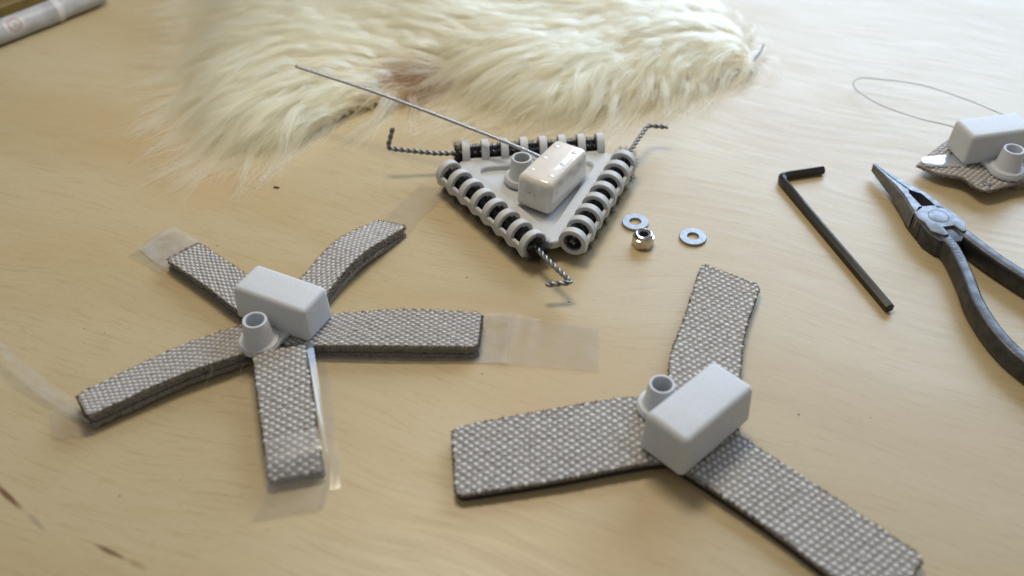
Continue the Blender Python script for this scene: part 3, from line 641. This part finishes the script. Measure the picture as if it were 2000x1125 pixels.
# ------------------------------------------------------------------ tag on a woven patch at the table's right
def patch_tag():
    off = (238, 93, 0)
    t = root('transmitter_tag', 'grey tag box on a small woven patch with metal tongue and wire loop', 'tag', off)
    pts = [(203.6, 86.8), (212.7, 95.4), (224, 106), (236, 113), (262, 112), (275, 96), (268, 76), (256, 72.2), (244, 68.2), (236, 64.8), (229.5, 62.8), (226.2, 64.4), (223.4, 70), (220.5, 74.3), (210.5, 79.2)]
    poly = catmull(pts + pts[:1], 110)[:-1]
    Z = lambda x: 7.4 - 1.5 * np.clip((222 - x) / 20, 0, 1)
    V, F = prism(poly, 0, 1.6, .3); V[:, 2] += Z(V[:, 0]) - 1.6; pa = part('patch', V, F, M['fabric'], t, off=off, angle=50)
    from math import cos, sin
    cs = []; a = math.radians(8)
    def inside(p, q):
        c = False; n = len(q)
        for i in range(n):
            x0, y0 = q[i]; x1, y1 = q[i - 1]
            if (y0 > p[1]) != (y1 > p[1]) and p[0] < (x1 - x0) * (p[1] - y0) / (y1 - y0) + x0: c = not c
        return c
    inner = offset_poly(poly, .9)
    for j in range(-30, 34):
        for i in range(-18, 20):
            u, v = (i + (.5 if j % 2 else 0)) * 4.1, j * 1.4; p = (238 + u * cos(a) - v * sin(a), 88 + u * sin(a) + v * cos(a))
            if inside(p, inner): cs.append((*p, float(Z(p[0])) - .1))
    cs = np.array(cs); n = len(cs); tx = np.tile([cos(a), sin(a), 0], (n, 1)); ty = np.tile([-sin(a), cos(a), 0], (n, 1)); tz = np.tile([0, 0, 1.], (n, 1))
    V, F = nubs(cs, tx, ty, tz, 1.06, .78, .6); w = fast_part('weave', V, F, M['weave'], pa, off=off); w['kind'] = 'stuff'
    q = rng.integers(0, len(poly), 700); P = np.c_[poly[q], Z(poly[q, 0]) - rng.uniform(0, 1.7, 700)]; D = np.c_[nrm(poly[q] - np.array([238, 88])), np.zeros(700)] + rng.normal(size=(700, 3)) * .6
    V, F = fibres(P, P + nrm(D) * rng.uniform(.3, 1.0, (700, 1)), .14); w = fast_part('frayed_edge', V, F, M['fray'], pa, off=off); w['kind'] = 'stuff'
    # metal tongue with a hole
    tp = rounded_poly([(205.4, 90.6), (206.8, 83.4), (226, 82.0), (226, 92.8)], [3.2, 3.2, .5, .5], 8)
    V, F = prism(tp, 0, .8, .15); V[:, 2] += Z(V[:, 0]) + .55; pl = part('metal_tongue', V, F, M['alu'], t, off=off)
    V, F = lathe([(.01, .04), (1.5, .04), (1.75, .12), (1.9, .0)], 20); part('hole', V + np.array([211.2, 87.4, 7.45]), F, M['hole'], pl, off=off)
    V, F = lathe([(.01, -.1), (.8, -.1), (1.0, .25), (1.5, .45), (1.9, .25), (2.0, -.2)], 20); part('rivet', V + np.array([231.3, 67.9, 8.0]), F, M['zinc'], t, off=off)
    # nut under the patch
    V, F = prism(circle(5.0, 6, .3), .1, 4.2, .5); part('nut', V + np.array([251.0, 77.5, 0]), F, M['chrome'], t, off=off, angle=20)
    housing(t, (2.0, 1.5), math.radians(12.5), 8.3, M['plastic'], M['plastic'], side=-1)
    C = catmull([(232, 100, 16), (228.5, 117.5, 9.5), (217, 128.5, 7.0), (203, 144, 5), (194.5, 160, 4.0), (193.2, 170, 4), (198, 175.6, 4.2), (206, 174, 5), (228, 163.5, 7.2), (246.5, 147.5, 8.0), (257.5, 132, 9.5), (262, 112, 15)], 160)
    V, F = sweep(C, circle(.19, 6)); fast_part('wire_loop', V, F, M['tool_dark'], t, off=off)
patch_tag()

# ------------------------------------------------------------------ pliers
def poly_at(P, n):
    P = np.asarray(P, float); y = np.linspace(P[0][1], P[-1][1], n); return np.c_[np.interp(-y, -P[:, 1], P[:, 0]), y]
def pliers():
    off = (197, 40, 0)
    t = root('pliers', 'worn needle nose pliers with dark steel handles lying open on the table', 'pliers', off)
    # two jaws in profile from the tip back, tapering in depth
    def jaw(outer, inner, name):
        outer, inner = poly_at(outer, 26), poly_at(inner, 26); V, F = [], []
        for i in range(26):
            f = i / 25; zt = 7.6 + 3.4 * min(1, f * 1.35); zb = 3.2 - 2.4 * min(1, f * 1.3)
            o, n = outer[i], inner[i]; e = nrm(o - n); w = np.linalg.norm(o - n); b = min(1.6, w * .42)
            V += [(*n, zb), (*n, zt), (*(o - e * b), zt), (*(o - e * b * .25), zt - b * .55), (*o, zt - b * 1.4), (*o, zb + b * .9), (*(o - e * b * .8), zb)]
        m = 7
        for i in range(25):
            for j in range(m): F.append((i * m + j, i * m + (j + 1) % m, (i + 1) * m + (j + 1) % m, (i + 1) * m + j))
        F += [tuple(range(m))[::-1], tuple(range(25 * m, 26 * m))]
        return part(name, V, F, M['tool_face'], t, off=off, angle=28)
    jaw([(180.6, 85.2), (182.2, 76), (184.0, 66), (185.4, 54), (186.2, 40.0)], [(181.4, 85.2), (184.85, 72), (190.15, 57.8), (188.5, 57.2), (191.7, 45.4), (191.8, 44.5)], 'jaw')
    jaw([(182.4, 85.2), (187.2, 76), (194.6, 62.2), (199.6, 54.0), (203.9, 44.2)], [(181.8, 85.2), (185.65, 72), (191.15, 57.6), (194.2, 57.2), (198.2, 46.4), (198.6, 44.4)], 'jaw')
    # near-black block filling the gap between the jaws, its shade put into the colour
    V, F = prism([(188.4, 57.4), (194.1, 57.4), (198.5, 46.2), (190.3, 45.1)], 1.5, 6.5); part('gap_shade', V, F, M['hole'], t, off=off, smooth=False)
    # joint plate: flat ground face with chamfered shoulders
    jp = [(186.8, 41.0), (190.1, 45.5), (198.4, 46.3), (204.0, 44.0), (206.2, 38.2), (208.3, 33.2), (206.4, 27.0), (204.4, 26.6), (202.2, 30.9), (196.9, 29.8), (197.6, 24.2), (195.2, 23.6), (190.2, 27.2), (189.4, 33.2), (187.2, 36.5)]
    V, F = prism(jp, 5.2, 11.0, .45); part('joint', V, F, M['tool_face'], t, off=off, angle=28)
    jb = [(187.2, 43.0), (190.1, 45.5), (198.4, 46.3), (203.6, 44.0), (206.8, 36), (207.6, 29), (203, 21.5), (198, 20), (192.6, 21.5), (189.2, 27.2), (188.0, 34.0)]
    V, F = prism(jb, 0.6, 9.6, .5); part('joint_body', V, F, M['tool_dark'], t, off=off, angle=28)
    V, F = prism([(185.9, 44.5), (188.6, 46.0), (190.4, 35.0), (187.9, 33.2)], 1.0, 9.3, .4); part('jaw_heel', V, F, M['tool_dark'], t, off=off, angle=28)
    V, F = lathe([(.01, .06), (4.35, .06), (4.5, .0), (4.6, -.25)], 40); rv = part('rivet', V + np.array([197.1, 37.7, 11.02]), F, M['tool_face'], t, off=off)
    V, F = lathe([(4.45, -.1), (4.45, .06), (4.72, .06), (4.72, -.1)], 40); part('rivet_seam', V + np.array([197.1, 37.7, 10.99]), F, M['hole'], rv, off=off)
    # handles
    sec = rrect(7.0, 9.2, 1.9, 3); sec = np.array([(x * (1 if y < 0 else .86), y) for x, y in sec])
    h1 = [(194.6, 33, 5.6), (195.8, 27, 5.6), (198.0, 16.1, 5.4), (197.6, -2.0, 5.3), (196.2, -17.9, 5.3), (197.4, -34.1, 5.3), (200.8, -47.4, 5.3), (206.5, -58.2, 5.3), (213.5, -67.7, 5.3), (222, -77, 5.3)]
    h2 = [(203.6, 33, 5.6), (206.6, 26.0, 5.6), (213.2, 13.0, 5.4), (219.4, 2.6, 5.3), (227.2, -9.0, 5.3), (235, -19, 5.3), (243, -28, 5.3)]
    for k, h in enumerate((h1, h2)):
        C = catmull(h, 60); n = len(C); sc_ = [(min(1, .82 + .3 * i / 12), min(1, .86 + .14 * i / 10)) for i in range(n)]
        V, F = sweep(C, sec, sc_); ho = part('handle', V, F, M['tool_dark'], t, off=off, angle=40)
        if k == 0:
            # worn stamped lettering along the top of the handle, too worn to spell out: single strokes as they show
            T, Nn, B = frames(C); cc = np.r_[0, np.cumsum(np.linalg.norm(np.diff(C, axis=0), axis=1))]; bars = []
            for s0, s1, e0, e1 in ((11.6, 11.6, -1.6, 1.1), (12.8, 12.8, -1.6, 1.1), (14.0, 15.0, -1.6, 1.0), (15.0, 15.9, 1.0, -1.5), (17.0, 17.0, -1.5, 1.2), (17.0, 18.3, 1.2, -1.4), (18.3, 18.3, -1.4, 1.2), (19.6, 20.4, -1.4, 1.2), (20.4, 21.2, 1.2, -1.3), (22.6, 22.6, -.9, .6), (24.0, 24.0, -.8, .5)):
                ends_ = []
                for s_, e_ in ((s0, e0), (s1, e1)):
                    i = int(np.argmin(np.abs(cc - s_))); p = np.array([np.interp(s_, cc, C[:, q]) for q in range(3)]); ends_.append(p - Nn[i] * e_ + np.array([0, 0, 4.58]))
                bars.append(sweep(np.array(ends_), rrect(.36, .26, .1, 2)))
            V, F = merge(*bars); part('stamped_lettering', V, F, M['tool_face'], ho, off=off)
pliers()

# ------------------------------------------------------------------ hex key, washers, nut
def hex_key():
    off = (140, 60, 0)
    P = [(157.2, 87.6), (141.0, 83.6)] + [tuple(p) for p in catmull([(138.8, 83.0), (135.9, 81.6), (134.8, 79.2), (135.3, 76.0)], 10)] + [(140, 59.5), (161.6, -15.5)]
    P = np.c_[np.array(P), np.full(len(P), 2.25)]; seg = []
    for i in range(len(P) - 1): seg.append(P[i] + (P[i + 1] - P[i]) * np.linspace(0, 1, 5, endpoint=False)[:, None])
    C = np.vstack(seg + [P[-1:]]); n = len(C); sc_ = np.ones((n, 2))
    d0 = nrm(C[0] - C[1]); d1 = nrm(C[-1] - C[-2])
    C = np.vstack([C[0] + d0 * .4, C, C[-1] + d1 * .5]); sc_ = np.vstack([[.82, .82], sc_, [.82, .82]])
    h = circle(2.2, 6, math.pi / 6); V, F = sweep(C, h, sc_)
    o = part('hex_key', V - np.array(off), F, M['black_steel'], None, angle=25); o.location = Vector(off) * MM
    tag(o, 'black steel hex key with bent short end', 'hex key')
hex_key()
def washer(c, label, rz):
    V, F = lathe([(2.9, .05), (2.75, .2), (2.75, 1.15), (2.9, 1.3), (6.1, 1.3), (6.35, 1.1), (6.35, .25), (6.1, .05)], 56, closed=True)
    o = part('washer', V, F, M['zinc'], None, angle=30); o.location = Vector((*c, 0)) * MM; o.rotation_euler = (0, 0, rz)
    tag(o, label, 'washer', 'loose washers')
washer((58.6, 46.4), 'flat zinc washer right behind the lock nut, close to the brush frame', .3)
washer((84.5, 35.2), 'flat zinc washer lying alone between the lock nut and the hex key', 1.3)
def lock_nut():
    t = root('lock_nut', 'small shiny hexagonal lock nut with dark nylon insert standing beside a washer', 'nut', (60.6, 30.6, 0), rotz=.42)
    n = 48; V, F = [], []
    def hexr(a, rf): return rf / math.cos(((a + math.pi / 6) % (math.pi / 3)) - math.pi / 6)
    rows = []
    for z, mode in ((.05, .93), (.5, 1), (4.2, 1), (4.75, .97), (5.0, 'c'), (6.1, 4.15), (6.6, 3.85), (6.75, 3.45), (6.65, 3.05), (6.2, 2.95)):
        ring = []
        for i in range(n):
            a = 2 * math.pi * i / n; hr = hexr(a, 4.75)
            r = min(hr, 5.15 * (1 if mode == 1 else mode)) if mode in (1, .97, .93) else (4.35 if mode == 'c' else mode)
            if mode == 1 and z > 4: r = min(hr, 5.05)
            ring.append((r * math.cos(a), r * math.sin(a), z))
        rows.append(ring)
    V = np.array(sum(rows, [])); R = len(rows)
    for i in range(R - 1):
        for j in range(n): F.append((i * n + j, i * n + (j + 1) % n, (i + 1) * n + (j + 1) % n, (i + 1) * n + j))
    F.append(tuple(range(n))[::-1]); part('nut_body', V, F, M['chrome'], t, angle=24)
    V, F = lathe([(2.95, 6.3), (2.75, 6.35), (2.2, 6.2), (2.15, 1.0), (.01, 1.0)], 40); part('nylon_insert', V, F, M['nylon'], t)
lock_nut()

# ------------------------------------------------------------------ printed tube and pack in the far corner
def tube():
    A, B = np.array([-330, 203.0, 7.2]), np.array([-262.0, 284.0, 7.2]); off = tuple(A)
    t = root('printed_tube', 'slim grey printed tube with a round red emblem and pale collar', 'tube', (A[0], A[1], 0))
    d = nrm(B - A); Ln = float(np.linalg.norm(B - A)); o2 = (A[0], A[1], 0)
    def seg(s0, s1, r0, r1, name, mat):
        C = A + d * np.linspace(s0, s1, 14)[:, None]; V, F = sweep(C, circle(1, 28), np.linspace(r0, r1, 14)); return part(name, V, F, mat, t, off=o2)
    b = seg(0, Ln * .62, 7.0, 7.0, 'barrel', M['tube_grey']); seg(Ln * .62, Ln * .66, 7.2, 7.2, 'collar', M['tube_pale']); seg(Ln * .66, Ln * .94, 6.5, 6.2, 'cap', M['tube_grey']); seg(Ln * .94, Ln * .97, 5.8, 5.0, 'cap_end', M['tube_pale'])
    side = np.cross(np.array([0, 0, 1.]), d)          # towards the far side; the near side is -side
    def on(s, a, r=7.06): return A + d * s - side * r * math.cos(a) + np.array([0, 0, 1.]) * r * math.sin(a)
    def decal(s0, a0, r0, r1, name, mat, rr=7.06, n=28):
        V, F = [], []
        for i in range(n):
            q = 2 * math.pi * i / n
            for r in (r0, r1): V.append(on(s0 + r * math.cos(q), a0 + r * math.sin(q) / 7.0, rr))
        for i in range(n): F.append((2 * i, 2 * i + 1, (2 * i + 3) % (2 * n), (2 * i + 2) % (2 * n)))
        return part(name, V, F, mat, b, off=o2, angle=None)
    decal(38, .62, .02, 6.4, 'emblem_field', M['tube_pale'], 7.05); decal(38, .62, 3.1, 4.4, 'emblem_ring', M['red_print'], 7.09); decal(38.4, .78, .02, 1.5, 'emblem_figure', M['tube_grey'], 7.11)
tube()
def pack():
    t = root('printed_pack', 'flat mustard coloured pack with a purple top edge behind the grey tube', 'pack', (-330, 262, 0), rotz=math.radians(50.5))
    V, F = rounded_box(90, 26, 9.5, 1.2); part('pack_body', V + np.array([0, 1, .1]), F, M['olive'], t, angle=None)
    V, F = prism(rrect(89, 17, 2), 9.65, 11.6, .3); part('purple_sleeve', V + np.array([0, 6.0, 0]), F, M['purple'], t)
pack()

# ------------------------------------------------------------------ fur pelt
def pelt():
    off = (-20, 210, 0)
    t = root('fur_pelt', 'cream long haired fur pelt spread out behind the tags', 'fur pelt', off)
    out = catmull([(-170, 238), (-166, 178), (-146, 124), (-112, 122), (-80, 148), (-48, 166), (-30, 176), (-8, 166), (22, 151), (62, 155), (100, 172), (134, 188), (143, 197), (140, 240), (128, 300), (90, 350), (-40, 362), (-150, 345), (-176, 290), (-170, 238)], 160)[:-1]
    def seg_dist(P):
        A = out; B = np.roll(out, -1, 0); D = np.full(len(P), 1e9); ins = np.zeros(len(P), bool)
        for a, b in zip(A, B):
            e = b - a; q = np.clip(((P - a) @ e) / (e @ e), 0, 1); D = np.minimum(D, np.linalg.norm(P - (a + q[:, None] * e), axis=1))
            if a[1] != b[1]:
                c = ((a[1] > P[:, 1]) != (b[1] > P[:, 1])) & (P[:, 0] < (b[0] - a[0]) * (P[:, 1] - a[1]) / (b[1] - a[1]) + a[0]); ins ^= c
        return np.where(ins, D, -D)
    def hide_z(P):
        d = seg_dist(P); x, y = P[:, 0], P[:, 1]
        rise = 1 - np.exp(-np.maximum(d, 0) / 16); lump = 2.6 * np.sin(x / 31 + 1) * np.cos(y / 27) + 1.8 * np.sin(x / 17 + y / 23)
        valley = np.exp(-(((x + 33 - (y - 175) * .25) / 16) ** 2)) * np.clip((235 - y) / 70, 0, 1) * 12
        return np.maximum(2.0 + rise * (13 + lump) - valley, 1.0), d
    # hide mesh
    gx, gy = np.meshgrid(np.linspace(-194, 146, 82), np.linspace(116, 364, 62), indexing='ij'); G = np.c_[gx.ravel(), gy.ravel()]; z, d = hide_z(G)
    z = np.where(d > -1, z, 1.0) - 1.0; V = np.c_[G, z]; ny = 62; F = []
    for i in range(81):
        for j in range(61):
            q = (i * ny + j, (i + 1) * ny + j, (i + 1) * ny + j + 1, i * ny + j + 1)
            if min(d[k] for k in q) > -2: F.append(q)
    used = sorted({i for f in F for i in f}); mp = {k: i for i, k in enumerate(used)}
    part('hide', V[used], [tuple(mp[i] for i in f) for f in F], M['hide'], t, off=off, angle=None)
    V, F = sweep(catmull([(140, 193, 5), (145.5, 200, 7.5), (148.5, 206, 10)], 8), circle(.8, 8), np.linspace(1, .5, 8)); part('hide_tip', V, F, M['zinc'], t, off=off)
    # guides: locks of hair
    NG, NP = 3600, 12
    def sample(n, dens=None):
        P = np.zeros((0, 2))
        while len(P) < n:
            c = rng.uniform((-194, 116), (146, 330), (n, 2)); k = seg_dist(c) > 0; P = np.vstack([P, c[k]])
        return P[:n]
    g = sample(NG)
    def flow(P):
        x, y = P[:, 0], P[:, 1]
        low = np.clip((205 - y) / 70, 0, 1); left = np.clip((-95 - x) / 60, 0, 1)
        ang = 184 + 36 * low + 26 * low * left * 1.3
        right = np.clip((x - 20) / 60, 0, 1); ang += right * 8 - right * np.clip((y - 200) / 60, 0, 1) * 14
        ang += 12 * np.sin(x / 33 + y / 40 + 1) + 8 * np.sin(y / 21 - x / 35) + 4 * np.sin(x / 12.0 + y / 14)
        ang = np.radians(ang); dd = seg_dist(P); e = 1.5
        gx_ = seg_dist(P + np.array([e, 0])) - dd; gy_ = seg_dist(P + np.array([0, e])) - dd; gl = np.hypot(gx_, gy_) + 1e-6
        k = 1.25 * np.exp(-np.maximum(dd, 0) / 10) * ((y < 240) & (dd > -6) & (x > -70)); vx = np.cos(ang) - gx_ / gl * k; vy = np.sin(ang) - gy_ / gl * k
        return np.arctan2(vy, vx) % (2 * math.pi)
    a = flow(g) + rng.normal(size=NG) * .11; ln = rng.uniform(46, 74, NG) * np.where(g[:, 0] > 60, .72, 1); el = rng.uniform(.1, .5, NG); lay = rng.random(NG) ** 1.6 * 8
    z0, _ = hide_z(g); p = np.c_[g, z0]; path = [p.copy()]; vz = np.sin(el); turn = rng.normal(size=NG) * .05
    for k in range(1, NP):
        st = ln / (NP - 1); f = k / (NP - 1)
        fa = flow(p[:, :2]); a = a * .82 + fa * .18 + turn + rng.normal(size=NG) * .05
        hz = np.sqrt(np.maximum(1 - np.clip(vz, -.9, .95) ** 2, .1)); q = p + np.c_[np.cos(a) * hz, np.sin(a) * hz, np.clip(vz, -.9, .95)] * st[:, None]
        hs, dd = hide_z(q[:, :2]); floor = np.where(dd > 0, hs + 1 + lay * (1 - f * .4), 0.5 + lay * .35 * (1 - f)); hit = q[:, 2] < floor
        q[:, 2] = np.where(hit, q[:, 2] * .35 + floor * .65, q[:, 2]); q[:, 2] = np.maximum(q[:, 2], .3); vz = np.where(hit, np.maximum(vz, -.15), vz) - .16
        p = q; path.append(p.copy())
    GP = np.stack(path, 1)                                                       # NG, NP, 3
    NH = 90000
    r = sample(NH); cell = {}
    key = np.floor(g / 10).astype(int)
    for i, k in enumerate(map(tuple, key)): cell.setdefault(k, []).append(i)
    near = np.zeros(NH, int)
    kr = np.floor(r / 10).astype(int); order = {}
    for i, k in enumerate(map(tuple, kr)): order.setdefault(k, []).append(i)
    for k, idx in order.items():
        c = [q for dx in (-1, 0, 1) for dy in (-1, 0, 1) for q in cell.get((k[0] + dx, k[1] + dy), [])]
        if not c: c = list(range(NG))
        c = np.array(c); idx = np.array(idx); dm = np.linalg.norm(r[idx][:, None] - g[c][None], axis=2) + rng.random((len(idx), len(c))) * 1.6; near[idx] = c[np.argmin(dm, 1)]
    zr, _ = hide_z(r); R0 = np.c_[r, zr]; t_ = np.linspace(0, 1, NP)[None, :, None]
    base = GP[near]; offv = (R0 - base[:, 0])[:, None, :]; clump = rng.uniform(-.15, .5, (NH, 1, 1)); sc_ = rng.uniform(.72, 1.08, (NH, 1, 1))
    H = R0[:, None] + (base - base[:, :1]) * sc_ - offv * clump * t_ ** .8
    wander = rng.normal(size=(NH, 1, 3)) * np.array([2.2, 2.2, 1.3]); fl = rng.random((NH, 1, 1)) < .10; wander = np.where(fl, wander * 2.4 + np.array([0, 0, 1.8]), wander)
    H = H + wander * t_ ** 1.6 + np.cumsum(rng.normal(size=(NH, NP, 3)) * .16, axis=1) * t_
    H[..., 2] = np.maximum(H[..., 2], .15)
    brown = (((r[:, 0] + 40 + rng.normal(size=NH) * 4) / 26) ** 2 + ((r[:, 1] - 174 + rng.normal(size=NH) * 3) / 14) ** 2) < 1  # hairs rooted round the parting, coloured brown
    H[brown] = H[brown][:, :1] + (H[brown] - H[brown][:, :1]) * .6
    rad_ = rng.uniform(.05, .10, NH)
    for nm, sel, mt in (('fur_hair', ~brown, M['fur']), ('brown_parting_hair', brown, M['fur_parting'])):
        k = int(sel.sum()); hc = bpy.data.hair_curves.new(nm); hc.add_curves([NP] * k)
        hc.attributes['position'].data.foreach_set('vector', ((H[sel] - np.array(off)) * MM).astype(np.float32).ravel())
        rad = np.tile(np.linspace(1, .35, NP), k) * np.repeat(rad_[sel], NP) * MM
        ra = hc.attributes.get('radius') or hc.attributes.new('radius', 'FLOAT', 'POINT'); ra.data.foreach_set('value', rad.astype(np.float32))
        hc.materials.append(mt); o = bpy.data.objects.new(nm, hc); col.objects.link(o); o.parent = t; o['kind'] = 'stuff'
pelt()

# ------------------------------------------------------------------ crumbs and dust
def crumb(name, c, a, l, w, label, cat):
    V, F = rounded_box(l, w, w * .8, w * .3, k=2); V = V + rng.normal(size=V.shape) * w * .06; V[:, 2] -= V[:, 2].min()
    o = part(name, V, F, M['crumb'], None); o.location = Vector((*c, 0.02)) * MM; o.rotation_euler = (0, 0, a); tag(o, label, cat)
crumb('wood_splinter', (-117.2, 75.2), -.25, 2.9, .7, 'tiny dark splinter on bare wood in front of the fur pelt', 'splinter')
def dust():
    spots = [(-180.3, -25.9), (-170.9, -28.4), (-136.4, 29.5), (24.7, -9.2), (-20.1, 7.1), (-56.2, 4.6), (137.8, -75.3), (110.6, -73.7), (-12, -52), (-120, -105), (-140, -112)] + [(rng.uniform(-200, 200), rng.uniform(-130, 120)) for _ in range(26)]
    Vs = []
    for i, (x, y) in enumerate(spots):
        s = rng.uniform(.2, .36) if i < 11 else rng.uniform(.06, .15)
        V, F = lathe([(.01, 0.03), (s, .06), (s * .9, s * .5), (.01, s * .8)], 6); V = V * np.array([rng.uniform(.8, 1.6), 1, 1]) + np.array([x, y, 0]); Vs.append((V, F))
    V, F = merge(*Vs); o = part('dust', V, F, M['crumb'], None); tag(o, 'scattered dark dust specks on the plywood', 'dust', kind='stuff')
dust()
